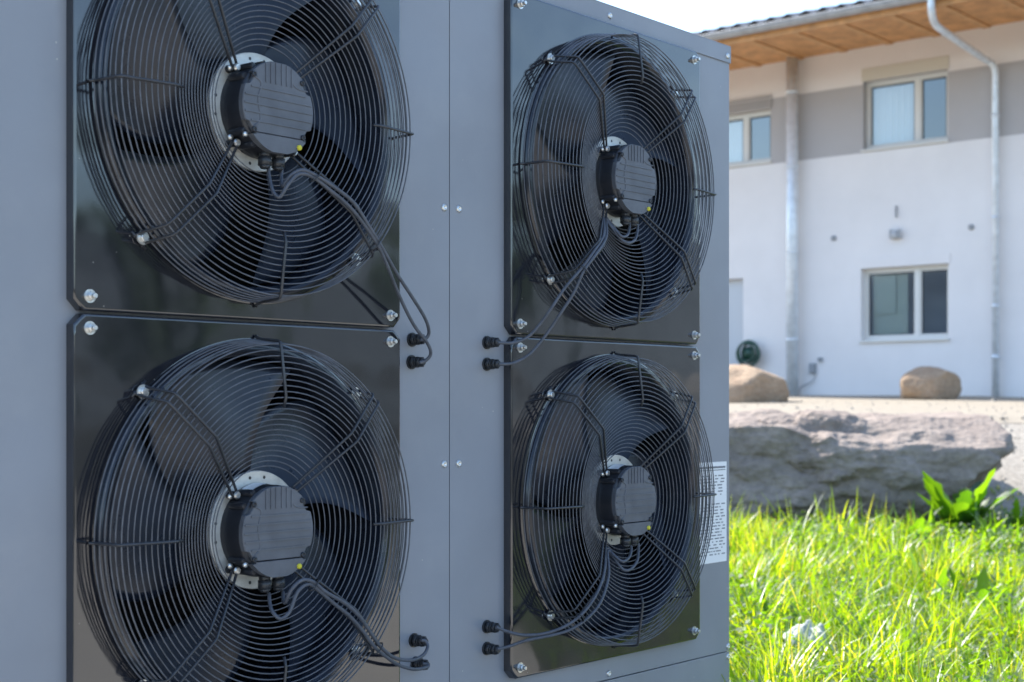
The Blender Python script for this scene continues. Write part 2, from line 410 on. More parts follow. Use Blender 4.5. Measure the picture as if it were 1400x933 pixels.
    b.tube(crom([(.036, -.0795, .09), (.038, -.0795, .062), (.052, -.0795, .05), (.082, -.0795, .048)], 6), .0018, 6)
    mc = b.build('motor_cover', cast, f)
    b = cover(-.0975, -.0615, -.066, -.083, 't', cast); b.build('terminal_cover', cast, f)
    sc = None
    for x, z in ((-.07, .062), (.066, .064), (-.069, -.055), (.068, -.055)):
        if sc is None:
            b = MB(); b.lathe([(.0062, -.0795), (.0062, -.083), (.0045, -.0838), (.003, -.0838), (.0028, -.081), (.0001, -.081)], 14)
            sc = b.build('cover_screw', castdk, f, (x, 0, z))
        else: link(sc, f, (x, 0, z))
    b = MB(); b.lathe([(.006, -.076), (.006, -.0865), (.0045, -.088), (.0001, -.088)], 12, c=(.054, 0, -.079)); b.build('yellow_plug', yellow, f)
    b = MB(); b.lathe([(.0055, -.064), (.0055, -.071), (.0001, -.0715)], 12, c=(-.083, 0, -.066))
    b.build('housing_screw', zinc, f); 
    for x, z, yy in ((-.094, .078, -.03), (-.094, -.07, -.03)):
        b = MB(); b.lathe([(.0065, yy), (.0065, yy-.004), (.0001, yy-.005)], 12, c=(x, 0, z)); b.build('housing_screw', zinc, f)
    # tag on the curved top of the motor
    b = MB(); b.lathe([(.1025, -.014), (.1025, -.05)], 10, a0=R(96), a1=R(118)); b.lathe([(.1035, -.014), (.1035, -.05)], 10, a0=R(96), a1=R(118)); b.build('motor_label', paper, f)
    gl = None
    for x in (-.02, .018):
        b = MB()
        b.tube([(x, -.056, -.094), (x, -.056, -.106)], .0125, 8); b.tube([(x, -.056, -.105), (x, -.056, -.124)], .0155, 6)
        b.tube([(x, -.056, -.124), (x, -.056, -.131)], [.014, .008], 12)
        b.build('motor_gland', gland, f)
    return f
fan0 = make_fan(pump)
fan0.location = (FC[0][0], 0, lz(FC[0][1]))
fans = [fan0]
for i in range(1, 4):
    c = link(fan0, pump, (FC[i][0], 0, lz(FC[i][1])))
    for ch in list(fan0.children):
        d = ch.copy(); COL.objects.link(d); d.parent = c
    fans.append(c)
for fo, a, lb in zip(fans, (38, 22, 8, 60), ('upper left fan, cut off by the top of the picture', 'lower left fan, cut off by the bottom of the picture', 'upper right fan under the top edge of the cabinet', 'lower right fan beside the white sticker')):
    fo['label'] = lb
    for ch in fo.children:
        if ch.name.startswith('fan_blade'): ch.rotation_euler = (0, ch.rotation_euler[1]+R(a), 0)
# cables: (crop origin, scale, points (px, py, n))
def fp(ox, oy, s, x, y, n):
    t, z = face(ox+x/s, oy+y/s, n); return (t, -n, lz(z))
def cable(fi, org, P, gl):
    f = fans[fi]; off = Vector((FC[fi][0], 0, lz(FC[fi][1])))
    pts = [Vector(fp(*org, *p))-off for p in P]
    MB().tube(crom(pts, 7), .0042, 10).build('cable', rubber, f)
    if gl:
        g0 = Vector(fp(*org, gl[0], gl[1], NF))-off
        b = MB(); a = g0
        def seg(y0, y1, r, n): b.tube([(a.x, y0, a.z), (a.x, y1, a.z)], r, n)
        y = a.y
        seg(y, y-.004, .0175, 20); seg(y-.004, y-.018, .0155, 6); seg(y-.018, y-.024, .0135, 16); seg(y-.024, y-.036, .014, 6); b.tube([(a.x, y-.036, a.z), (a.x, y-.044, a.z)], [.0125, .007], 14)
        b.build('cable_gland', gland, f)
o1 = (340, 200, 2.917)
cable(0, o1, [(78, 72, .052), (82, 120, .058), (98, 182, .085), (125, 202, .1), (158, 152, .11), (200, 112, .113), (252, 122, .115), (330, 180, .116), (400, 240, .113), (460, 312, .108), (520, 405, .1), (562, 500, .09), (602, 600, .07), (658, 712, .052), (712, 785, .042), (726, 828, .032), (706, 855, .022), (680, 864, .018)], (648, 862))
cable(0, o1, [(134, 76, .052), (130, 120, .058), (136, 160, .088), (165, 120, .104), (210, 96, .112), (262, 114, .118), (350, 170, .119), (420, 228, .116), (480, 320, .11), (530, 402, .1), (592, 510, .085), (652, 602, .065), (702, 684, .045), (719, 738, .03), (708, 766, .022), (684, 774, .018)], (650, 772))
o2 = (340, 660, 3.417)
cable(1, o2, [(95, 515, .052), (98, 560, .065), (112, 605, .085), (150, 636, .1), (192, 602, .108), (228, 512, .112), (278, 474, .114), (322, 500, .116), (400, 566, .114), (470, 622, .11), (530, 690, .106), (588, 768, .098), (640, 812, .08), (700, 852, .06), (770, 872, .046), (828, 864, .034), (838, 852, .026), (812, 846, .018)], (778, 845))
cable(1, o2, [(160, 510, .052), (162, 545, .07), (172, 560, .09), (200, 500, .106), (250, 456, .113), (302, 465, .118), (360, 512, .119), (440, 558, .116), (512, 620, .112), (562, 690, .105), (612, 762, .092), (680, 818, .07), (760, 830, .052), (815, 806, .04), (836, 768, .03), (826, 742, .022), (805, 737, .018)], (770, 736))
o3 = (640, 220, 3.109)   # shared origin for both crops of the right fans
def c2(P): return [((x+160*3.109), y, n) for x, y, n in P]
cable(2, o3, c2([(190, 252, .052), (188, 285, .06), (180, 315, .078), (155, 322, .085), (122, 285, .065), (96, 255, .045)])+[(578, 250, .05), (574, 320, .085), (530, 392, .112), (480, 460, .11), (412, 540, .1), (352, 630, .085), (302, 700, .062), (250, 752, .042), (190, 774, .024), (125, 774, .018)], (78, 773))
cable(2, o3, c2([(222, 262, .052), (222, 295, .06), (212, 335, .08), (182, 350, .088), (150, 332, .08), (114, 285, .062), (92, 258, .05)])+[(588, 268, .056), (585, 330, .09), (540, 402, .117), (490, 472, .112), (450, 560, .098), (392, 650, .08), (330, 742, .055), (262, 822, .036), (192, 860, .022), (128, 865, .018)], (78, 865))
o4 = (640, 680, 3.686)
def c3(P): return [((x+160*3.686), y, n) for x, y, n in P]
cable(3, o4, c3([(228, 232, .052), (232, 265, .06), (222, 303, .078), (188, 324, .085), (145, 292, .065), (118, 262, .045)])+[(690, 268, .05), (690, 350, .085), (668, 440, .105), (622, 530, .112), (560, 602, .106), (480, 655, .09), (380, 688, .065), (280, 695, .045), (200, 678, .028), (140, 655, .018)], (92, 652))
cable(3, o4, c3([(268, 232, .052), (268, 275, .06), (260, 325, .078), (228, 364, .088), (190, 364, .085), (150, 312, .066), (120, 272, .05)])+[(702, 288, .058), (708, 395, .095), (672, 520, .114), (610, 602, .112), (520, 665, .098), (420, 696, .075), (300, 720, .048), (205, 752, .026), (145, 766, .018)], (92, 762))
# cable ties
for fi, org, x, y, n in ((0, o1, 500, 396, .104), (0, o1, 262, 122, .117), (1, o2, 600, 775, .098), (1, o2, 300, 478, .117), (2, o3, 484, 464, .111), (3, o4, 560, 606, .109)):
    off = Vector((FC[fi][0], 0, lz(FC[fi][1]))); c = Vector(fp(*org, x+4, y, n))-off
    sgn = 1 if fi < 2 else -1
    d = Vector((sgn*.7, 0, -.7)); q = Vector((sgn*.7, 0, .7)); e = Vector((0, 1, 0))
    ring = [c+q*.016*math.cos(a)+e*.010*math.sin(a) for a in [2*PI*i/20 for i in range(20)]]
    MB().tube(ring, .0018, 5, closed=True).build('cable_tie', gland, fans[fi])

# ------------------------------------------------------------------ house
HU = Vector((.761, -.649, 0)).normalized(); HP = Vector((6.07, 23.0, 0)); HB = .12
house = empty('house', (HP.x, HP.y, HB), math.atan2(HU.y, HU.x))
tag(house, 'two storey white rendered house with grey window band, wooden eaves and zinc gutter', 'house')
HN = Vector((-HU.y*-1*-1, 0, 0)); HN = Vector((HU.y, -HU.x, 0))        # outward, towards the camera
def hw(px, py, out=0):                 # photograph pixel on the facade (or a plane in front of it) -> local x, local z
    k = (px-CX)/F; o = HP+HN*out
    s = (k*o.y-o.x)/(HU.x-HU.y*k); Y = o.y+HU.y*s
    return s, (HY-py)/F*Y-HB
stucco = mat('white_render', (.80, .765, .755), .9, var=.045, vscale=.9, detail=8, bump=.25, bscale=90)
greyst = mat('grey_render', (.45, .43, .43), .9, var=.03, vscale=1.5, bump=.25, bscale=90)
pvc = mat('white_window_frame', (.72, .70, .66), .4)
seal = mat('black_window_seal', (.03, .03, .035), .6)
pvcg = mat('beige_shutter_box', (.62, .58, .5), .6)
metal = mat('zinc_sheet', (.74, .78, .82), .36, .25, var=.12, vscale=8)
wood = mat('larch_boards', (.60, .31, .13), .6, var=.25, vscale=5, detail=8)
woodl = mat('larch_rafters', (.60, .33, .145), .6, var=.2, vscale=5)
tile = mat('dark_clay_tile', (.12, .115, .12), .6, var=.3, vscale=6)
curtain = mat('white_curtain', (.93, .93, .93), .9)
room = mat('room_walls', (.6, .68, .76), .9)
def glassmat():
    m = bpy.data.materials.new('window_glass'); m.use_nodes = True; N = m.node_tree.nodes; L_ = m.node_tree.links
    for n in list(N):
        if n.type != 'OUTPUT_MATERIAL': N.remove(n)
    out = N['Material Output']; g_ = N.new('ShaderNodeBsdfGlossy'); g_.inputs['Roughness'].default_value = .03; g_.inputs['Color'].default_value = (.84, .85, .86, 1)
    t = N.new('ShaderNodeBsdfTransparent'); t.inputs['Color'].default_value = (.86, .9, .92, 1)
    fr = N.new('ShaderNodeLayerWeight'); fr.inputs[0].default_value = .32; mx = N.new('ShaderNodeMixShader'); mr_ = N.new('ShaderNodeMapRange'); mr_.inputs[3].default_value = .05; mr_.inputs[4].default_value = .9
    L_.new(fr.outputs[1], mr_.inputs[0]); L_.new(mr_.outputs[0], mx.inputs[0]); L_.new(t.outputs[0], mx.inputs[1]); L_.new(g_.outputs[0], mx.inputs[2]); L_.new(mx.outputs[0], out.inputs[0]); return m
glass = glassmat()
xL, xR = -9.5, 6.5
ZW = 5.325                               # soffit height at the wall
zb0 = hw(1100, 219)[1]; zb1 = hw(1100, 128)[1]
def op(xa, ya, xb, yb, xm=None):
    a, za = hw(xa, ya); b_, zb = hw(xb, yb); return [a, b_, zb, za]
W1 = [hw(1180, 0)[0], hw(1296, 0)[0], hw(1240, 198)[1], hw(1240, 103)[1]]     # upper right window
W2 = [hw(1177, 0)[0], hw(1297, 0)[0], hw(1240, 464)[1], hw(1240, 364)[1]]     # lower right window
W3 = [hw(1054, 0)[0]-1.42, hw(1054, 0)[0], hw(1030, 223)[1], hw(1030, 152)[1]]   # upper left window
W4 = [hw(1016, 0)[0]-1.0, hw(1016, 0)[0], 0.0, hw(1010, 381)[1]]              # door niche
opens = [W1, W2, W3, W4]
xs_ = sorted(set([xL, xR]+[o[0] for o in opens]+[o[1] for o in opens])); zs_ = sorted(set([-.4, zb0, zb1, ZW+.35]+[o[2] for o in opens]+[o[3] for o in opens]))
b = MB()
for i in range(len(xs_)-1):
    for j in range(len(zs_)-1):
        xm, zm = (xs_[i]+xs_[i+1])/2, (zs_[j]+zs_[j+1])/2
        if any(o[0] < xm < o[1] and o[2] < zm < o[3] for o in opens): continue
        b.add([(xs_[i], 0, zs_[j]), (xs_[i+1], 0, zs_[j]), (xs_[i+1], 0, zs_[j+1]), (xs_[i], 0, zs_[j+1])], [(0, 1, 2, 3)], 1 if zb0 < zm < zb1 else 0)
for o in opens:
    a, c, z0_, z1_ = o; dp = .18
    for q in ([(a, 0, z0_), (a, dp, z0_), (a, dp, z1_), (a, 0, z1_)], [(c, 0, z0_), (c, dp, z0_), (c, dp, z1_), (c, 0, z1_)], [(a, 0, z1_), (c, 0, z1_), (c, dp, z1_), (a, dp, z1_)], [(a, 0, z0_), (c, 0, z0_), (c, dp, z0_), (a, dp, z0_)]):
        b.add(q, [(0, 1, 2, 3)], 1 if zb0 < (z0_+z1_)/2 < zb1 else 0)
for xx in (xL, xR): b.add([(xx, 0, -.4), (xx, 9, -.4), (xx, 9, ZW+.35), (xx, 0, ZW+.35)], [(0, 1, 2, 3)])
b.add([(xL, 9, -.4), (xR, 9, -.4), (xR, 9, ZW+.35), (xL, 9, ZW+.35)], [(0, 1, 2, 3)])
b.build('wall', [stucco, greyst], house)
def window(o, split, curt=(), box=True, dark=None, tilt=False):
    a, c, z0_, z1_ = o; yy = .115; t = .05
    b = MB()
    b.box(a+.002, a+t, yy, yy+.06, z0_+.002, z1_-.002); b.box(c-t, c-.002, yy, yy+.06, z0_+.002, z1_-.002)
    b.box(a+t, c-t, yy, yy+.06, z0_+.002, z0_+t); b.box(a+t, c-t, yy, yy+.06, z1_-t, z1_-.002)
    m_ = a+(c-a)*split
    b.box(m_-.035, m_+.035, yy-.005, yy+.06, z0_+t, z1_-t)
    wn = b.build('window', pvc, house)
    for (p, q) in ((a+t, m_-.035), (m_+.035, c-t)):
        b = MB(); s = .028
        b.box(p+.002, p+s, yy+.01, yy+.05, z0_+t+.002, z1_-t-.002); b.box(q-s, q-.002, yy+.01, yy+.05, z0_+t+.002, z1_-t-.002)
        b.box(p+s, q-s, yy+.01, yy+.05, z0_+t+.002, z0_+t+s); b.box(p+s, q-s, yy+.01, yy+.05, z1_-t-s, z1_-t-.002)
        b.box(p+s, p+s+.012, yy+.012, yy+.04, z0_+t+s, z1_-t-s, 1); b.box(q-s-.012, q-s, yy+.012, yy+.04, z0_+t+s, z1_-t-s, 1); b.box(p+s+.012, q-s-.012, yy+.012, yy+.04, z1_-t-s-.02, z1_-t-s, 1)
        b.build('sash', [pvc, seal], wn)
        b = MB(); b.box(p+s, q-s, yy+.028, yy+.034, z0_+t+s, z1_-t-s); b.build('pane', glass, wn)
    b = MB(); b.box(a-.02, c+.02, -.05, yy, z0_-.035, z0_-.003, b=.004); b.build('sill', pvc, wn)
    b = MB(); b.box(a-.1, c+.1, .181, 1.6, z0_-.3, z1_+.3)
    b.build('room', room, wn)
    for (p, q) in curt:
        b = MB(); n = 40; vs = []
        for i in range(n+1):
            x = a+(c-a)*(p+(q-p)*i/n); y_ = .195+.010*math.sin(i*1.3)+.004*math.sin(i*3.1); vs += [(x, y_+0.0, z0_+.03), (x, y_, z1_-.03)]
        b.add(vs, [(2*i, 2*i+2, 2*i+3, 2*i+1) for i in range(n)], 0, True); b.build('curtain', curtain, wn)
    return wn
def roombox(): pass
# rooms are open boxes: cut their front face so that the curtain is seen
_mbbox = MB.box
wA = window(W1, .62, curt=[(.02, .6)]); wB = window(W2, .62, curt=[]); wC = window(W3, .62, curt=[(.02, .6)])
for o in [x for x in bpy.data.objects if x.name.startswith('room')]:
    bm = bmesh.new(); bm.from_mesh(o.data)
    bmesh.ops.delete(bm, geom=[f for f in bm.faces if abs(f.calc_center_median().y-.181) < .01], context='FACES'); bm.to_mesh(o.data); bm.free()
blindm = mat('pale_roller_blind', (.52, .56, .46), .9)
b = MB(); a, c, z0_, z1_ = W2; b.box(a+.12, a+(c-a)*.34, .2, .205, z0_+.42, z1_-.08); b.box(a+.1, a+(c-a)*.47, .23, .235, z0_+.1, z1_-.08); b.build('blind', [blindm], wB)
# shutter boxes above the windows
b = MB(); b.box(W2[0]-.03, W2[1]+.03, -.012, -.001, W2[3]+.003, W2[3]+.16, b=.003); b.build('shutter_box', stucco, house)
b = MB(); b.box(W1[0]-.02, W1[1]+.02, -.012, -.001, W1[3]+.003, W1[3]+.2, b=.003); b.build('shutter_box', pvcg, house)
for k in range(4):
    b = MB(); z = W3[3]+.005+k*.058; b.box(W3[0], W3[1]+.02, -.035, -.001, z, z+.04, b=.006); b.build('shutter_slat', greyst, house)
b = MB(); a, c, z0_, z1_ = W4; b.box(a+.01, c-.01, .12, .15, 0, z1_-.01); d_ = b.build('door', mat('pale_grey_door', (.55, .57, .6), .5), house)
b = MB(); b.box(a+.1, a+.13, .06, .12, 1.0, 1.14); b.build('handle', metal, d_)
# eaves
OV = 1.95
b = MB()
nbd = 12
for k in range(nbd):
    y0_ = -OV+k*(OV-.0)/nbd
    bb = MB(); bb.box(xL-.4, xR+.4, y0_+.004, y0_+OV/nbd-.004, ZW+.16, ZW+.18); bb.build('soffit_board', wood, house)
bb = MB(); bb.box(xL-.4, xR+.4, -OV, .05, ZW+.182, ZW+.2); bb.build('roof_deck', wood, house)
ra = None; x0 = hw(1080, 51, OV)[0] % .78
for k in range(int((xR-xL)/.78)+1):
    xx = xL+x0+k*.78
    if ra is None:
        bb = MB(); bb.box(-.06, .06, -OV+.02, -.001, .138, .158, b=.004); ra = bb.build('rafter', woodl, house, (xx, 0, ZW))
    else: link(ra, house, (xx, 0, ZW))
bb = MB(); bb.box(xL-.4, xR+.4, -OV-.03, -OV-.001, ZW+.04, ZW+.2); bb.build('fascia', wood, house)
# gutter (half round) on the eave
zg = ZW+.2; yg = -OV-.12; bb = MB(); rg = .085; vs = []; n = 12
pr = [(yg+rg*math.cos(PI+PI*i/n), zg+rg*math.sin(PI+PI*i/n)) for i in range(n+1)]
pr2 = [(yg+(rg-.004)*math.cos(PI+PI*i/n), zg+(rg-.004)*math.sin(PI+PI*i/n)) for i in reversed(range(n+1))]
pp = pr+pr2; K = len(pp)
bb.add([(xL-.45, y_, z_) for y_, z_ in pp]+[(xR+.45, y_, z_) for y_, z_ in pp], [(i, (i+1) % K, K+(i+1) % K, K+i) for i in range(K)], 0, True)
bb.tube([(xL-.45, yg-rg, zg+.004), (xR+.45, yg-rg, zg+.004)], .011, 8)
gu = bb.build('gutter', mat('weathered_zinc', (.36, .37, .39), .45, .3, var=.15, vscale=6), house, auto=40)
# verge of tiles: first course singly, the rest of the slope as one
slope = R(14)
def tile_mb():
    bt = MB(); w_, L_ = .3, .42; n = 8; vs = []
    for yy, lift in ((0, 0), (L_, 0)):
        for i in range(n+1):
            u = i/n; z = .03*math.cos(u*PI*2); vs.append((u*w_, yy*math.cos(slope), z+yy*math.sin(slope)))
    top = len(vs); vs += [(x, y, z+.018) for x, y, z in vs]
    fs = [(i, i+1, n+2+i, n+1+i) for i in range(n)]; fs += [tuple(top+q for q in f) for f in fs]
    fs += [(i, i+1, top+i+1, top+i) for i in range(n)]+[(n+1+i, n+2+i, top+n+2+i, top+n+1+i) for i in range(n)]
    fs += [(0, n+1, top+n+1, top), (n, 2*n+1, top+2*n+1, top+n)]
    return bt.add(vs, fs, 0, True)
tl = None; nx = int((xR-xL+.8)/.29)
for k in range(nx):
    xx = xL-.4+k*.29
    loc = (xx, yg+.03, zg+.075+random.uniform(-.004, .004))
    if tl is None: tl = tile_mb().build('roof_tile', tile, house, loc, auto=40)
    else: link(tl, house, loc)
bt = MB(); proto = tile_mb()
for r_ in range(1, 28):
    for k in range(nx):
        ox, oy, oz = xL-.4+k*.29, yg+.03+r_*.36*math.cos(slope), zg+.075+r_*.36*math.sin(slope)+.012
        base_ = len(bt.v)
        bt.v += [(x+ox, y+oy, z+oz) for x, y, z in proto.v[:9]+proto.v[9:18]]
        bt.f += [(base_+i, base_+i+1, base_+10+i, base_+9+i) for i in range(8)]; bt.m += [0]*8; bt.sm += [True]*8
rt = bt.build('roof_tile_field', tile, house); rt['kind'] = 'stuff'
# downpipes
def hl(px, py, out): s, z = hw(px, py, out); return Vector((s, -out, z))
p3 = [hl(1273, -6, OV+.12), hl(1274, 18, OV+.1), hl(1279, 33, OV-.1), hl(1292, 44, OV-.35), hl(1345, 80, .3), hl(1357, 88, .14), hl(1361, 100, .1)]
xb = p3[-1].x; p3.append(Vector((xb, -.1, p3[-1].z-.2))); p3.append(Vector((xb, -.1, -.1)))
bb = MB(); bb.tube(crom(p3[:-1], 5)+[p3[-1]], .052, 14)
dpn = bb.build('downpipe', metal, house)
for z in (4.1, 2.6, 1.3, .55):
    bb = MB(); bb.tube([(xb, -.1, z), (xb, -.1, z+.05)], .062, 14); bb.box(xb-.01, xb+.01, -.05, 0, z+.01, z+.04); bb.build('pipe_clamp', metal, dpn)
# wide round steel duct at the left
s0 = hw(1083, 0, .16)[0]
bb = MB(); bb.tube([(s0, -.16, -.1), (s0, -.16, ZW+.15)], .098, 20); du = bb.build('steel_duct', metal, house)
for z in (.9, 2.3, 3.7, 4.9):
    bb = MB(); bb.tube([(s0, -.16, z), (s0, -.16, z+.04)], .105, 20); bb.box(s0-.02, s0+.02, -.07, 0, z+.005, z+.035); bb.build('duct_clamp', metal, du)
# small fittings on the wall
def fit(name, px, py, w_, h_, d2, m):
    s, z = hw(px, py); bb = MB(); bb.box(s-w_/2, s+w_/2, -d2, -.001, z-h_/2, z+h_/2, b=.006)
    if name == 'outdoor_socket': bb.box(s-w_/2+.015, s+w_/2-.015, -d2-.012, -d2, z-h_/2+.02, z+h_/2-.02, b=.004)
    return bb.build(name, m, house)
greyp = mat('grey_plastic', (.3, .31, .33), .5)
fit('outdoor_socket', 1112, 504, .11, .17, .05, greyp); fit('outdoor_socket', 1122, 492, .07, .07, .04, greyp)
s, z = hw(1116, 511); s2, z2 = hw(1096, 538)
bb = MB(); bb.tube(crom([(s, -.03, z), (s-.05, -.04, z-.12), (s2+.02, -.05, z2+.1), (s2, -.07, z2)], 5), .008, 6); bb.build('socket_cable', greyp, house)
# wall lamp bracket (stem above, glass below), two round vents
s, z = hw(1226, 290); bb = MB(); bb.tube([(s, -.02, z+.09), (s, -.03, z-.05), (s+.02, -.05, z-.09)], .014, 8); bb.build('lamp_bracket', greyp, house)
s, z = hw(1226, 321); bb = MB()
bb.tube([(s, -.075, z+.06), (s, -.075, z-.07)], [.055, .06], 14); bb.box(s-.09, s+.09, -.03, -.001, z-.06, z-.03); bb.box(s-.085, s-.07, -.09, -.03, z-.06, z+.08); bb.box(s+.07, s+.085, -.09, -.03, z-.06, z+.08)
bb.build('wall_lamp', mat('light_grey_plastic', (.5, .51, .53), .5), house)
for px, py in ((1140, 326), (1328, 311)):
    s, z = hw(px, py); bb = MB(); bb.lathe([(.0001, -.03), (.035, -.03), (.045, -.02), (.045, -.001)], 18, c=(s, 0, z)); bb.build('wall_vent', greyp, house)
# ------------------------------------------------------------------ rocks
def rockmat(name, c1, c2_, sc=5):
    m = bpy.data.materials.new(name); m.use_nodes = True; N = m.node_tree.nodes; L_ = m.node_tree.links; p = N['Principled BSDF']
    tc = N.new('ShaderNodeTexCoord')
    a = N.new('ShaderNodeTexNoise'); a.inputs['Scale'].default_value = sc; a.inputs['Detail'].default_value = 12; a.inputs['Roughness'].default_value = .65
    c = N.new('ShaderNodeTexNoise'); c.inputs['Scale'].default_value = sc*9; c.inputs['Detail'].default_value = 8
    v = N.new('ShaderNodeTexVoronoi'); v.inputs['Scale'].default_value = sc*3; v.feature = 'DISTANCE_TO_EDGE'
    for t in (a, c, v): L_.new(tc.outputs['Object'], t.inputs['Vector'])
    r_ = N.new('ShaderNodeValToRGB'); r_.color_ramp.elements[0].position = .3; r_.color_ramp.elements[1].position = .7
    r_.color_ramp.elements[0].color = (*c1, 1); r_.color_ramp.elements[1].color = (*c2_, 1)
    L_.new(a.outputs[0], r_.inputs[0]); mx = N.new('ShaderNodeMix'); mx.data_type = 'RGBA'; mx.blend_type = 'MULTIPLY'; mx.inputs[0].default_value = .5
    r2 = N.new('ShaderNodeValToRGB'); r2.color_ramp.elements[0].position = .3; r2.color_ramp.elements[0].color = (.45, .45, .45, 1); r2.color_ramp.elements[1].position = .6
    L_.new(c.outputs[0], r2.inputs[0]); L_.new(r_.outputs[0], mx.inputs[6]); L_.new(r2.outputs[0], mx.inputs[7]); L_.new(mx.outputs[2], p.inputs['Base Color'])
    p.inputs['Roughness'].default_value = .92
    b1 = N.new('ShaderNodeBump'); b1.inputs['Strength'].default_value = .7; b1.inputs['Distance'].default_value = .03
    L_.new(c.outputs[0], b1.inputs['Height']); L_.new(b1.outputs[0], p.inputs['Normal']); return m
def rock(name, c, planes, scale, m, sub=6, amp=.05, freq=2.5, seed=0, ridge=.0, smooth=.0):
    bm = bmesh.new(); bmesh.ops.create_icosphere(bm, subdivisions=sub, radius=1)
    pl = [(Vector(p[:3]).normalized(), p[3]) for p in planes]; sx, sy, sz = scale
    off = Vector((seed*7.1, seed*3.3, seed*1.7))
    for v in bm.verts:
        d = Vector((v.co.x*sx, v.co.y*sy, v.co.z*sz)).normalized()
        hs = sorted(h/d.dot(n) for n, h in pl if d.dot(n) > 1e-3)
        r = hs[0]
        if len(hs) > 1 and smooth: r = -smooth*math.log(sum(math.exp(-(h-hs[0])/smooth) for h in hs[:4]))+hs[0]
        p = d*r
        q = p*freq+off
        nz = noise.fractal(q, .75, 2.1, 8)
        fl = noise.ridged_multi_fractal(Vector((q.x*.45, q.y*.45, q.z*1.1)), .8, 2.2, 6, 1.0, 2.0)-1.1
        w = noise.voronoi(Vector((p.x*1.2, p.y*1.2, p.z*2.2))*1.15+off+Vector((nz, nz, nz))*.12)[0]
        ch = min(.35, w[1]-w[0])
        p = p+d*(amp*nz+ridge*.16*fl+ridge*.55*(ch-.2))
        v.co = p
    me = bpy.data.meshes.new(name); bm.to_mesh(me); bm.free(); me.materials.append(m)
    for p_ in me.polygons: p_.use_smooth = True
    me.set_sharp_from_angle(angle=R(38))
    o = bpy.data.objects.new(name, me); COL.objects.link(o); o.location = c; return o
rk = rockmat('grey_brown_rock', (.215, .17, .143), (.37, .30, .25), 2.0)
rq = random.Random(4)
FAC = [(rq.uniform(-.14, .14), -1, rq.uniform(-.3, 1.5), rq.uniform(.64, .72)) for _ in range(12)]+[(rq.uniform(-.09, .09), rq.uniform(-.6, 0), 1, rq.uniform(.51, .56)) for _ in range(8)]
cz = -.58
big = rock('boulder', (2.55, 12.75, cz), [(.02, -.1, 1, .50), (-.05, .1, 1, .51), (-.1, -1.05, 1, .78), (.06, -1.2, 1, .86), (-.2, -1.1, .8, .80), (0, -1, .35, .66), (.08, -1, .05, .66), (-.2, -1, .2, .62), (.03, -.85, -.55, .64), (0, 1, .1, .8),
      (.62, -.35, -.72, .96), (.9, -.1, -.45, 1.37), (.8, -.5, .3, 1.50), (1, .1, .3, 1.58), (.8, .3, .9, 1.5), (-1, 0, .2, 1.5), (0, 0, -1, .6), (.45, -1, .2, 1.06), (-.5, -1, .3, .95)]+FAC, (1.6, .8, .7), rk, sub=7, amp=.042, freq=2.4, seed=2, ridge=.30)
tag(big, 'long grey-brown rock slab lying at the edge of the grass, right of the cabinet', 'boulder')
rb = rockmat('tan_rock', (.34, .23, .15), (.48, .35, .24), 3)
def pix(px, py, Y): return Vector(((px-CX)/F*Y, Y, (HY-py)/F*Y))
def small(px, pyb, Y, wpx, hpx, seed, label, tw):
    c = pix(px, pyb-hpx/2, Y); hx, hz = wpx/2/F*Y, hpx/2/F*Y
    P = [(0, 0, 1, hz), (-.35, -.75, 1, hz*.98), (tw*.35, -.1, 1, hz*1.02), (-.35, 0, 1, hz*1.12), (0, 0, -1, hz*.98), (1, 0, .1, hx*.98), (-1, .1, -.15, hx), (-.8, -.1, .7, hx*.86), (.85, -.2, .6, hx*.92), (.7, -.3, -.8, hx*.92), (-.6, -.5, -.7, hx*.8),
         (-.45, -1, .12, hx*.66), (.5, -1, -.05, hx*.66), (0, 1, 0, hx*.7), (.6, .8, .2, hx*.8), (-.6, .8, .2, hx*.8), (0, -.8, .8, hx*.72)]
    c.z = gz(c.x, c.y)+hz*.93
    o = rock('boulder', c, P, (hx, hx*.7, hz), rb, sub=5, amp=.03, freq=3.0, seed=seed, ridge=.03, smooth=.02); tag(o, label, 'boulder'); return o
small(1272, 541, 20.6, 82, 48, 5, 'smaller tan boulder on the gravel below the ground floor window', 1)
small(1010, 543, 19.6, 132, 54, 9, 'larger tan boulder on the gravel, half hidden by the cabinet edge', 1)
# coil of green hose at the wall
hm = mat('dark_green_hose', (.02, .07, .05), .4, var=.3, vscale=12)
s, z = hw(1024, 484, .12); base = HP+HU*s+HN*.12
hz_ = empty('garden_hose', (base.x, base.y, base.z+HB+z-.26), math.atan2(HU.y, HU.x)); tag(hz_, 'dark green coiled garden hose against the wall behind the left boulder', 'garden hose')
bb = MB(); pts = []
for i in range(6*26):
    a = i/26*2*PI; r_ = .14+.075*(.5+.5*math.sin(i*.11)); pts.append((r_*math.cos(a), -.03+.05*math.sin(i*.045), .27+r_*math.sin(a)))
bb.tube(pts, .019, 8); bb.build('hose_coil', hm, hz_)
bb = MB(); bb.lathe([(.0001, .03), (.1, .03), (.11, .0), (.11, -.03), (.0001, -.05)], 20, c=(0, 0, .27)); bb.build('reel_drum', hm, hz_)
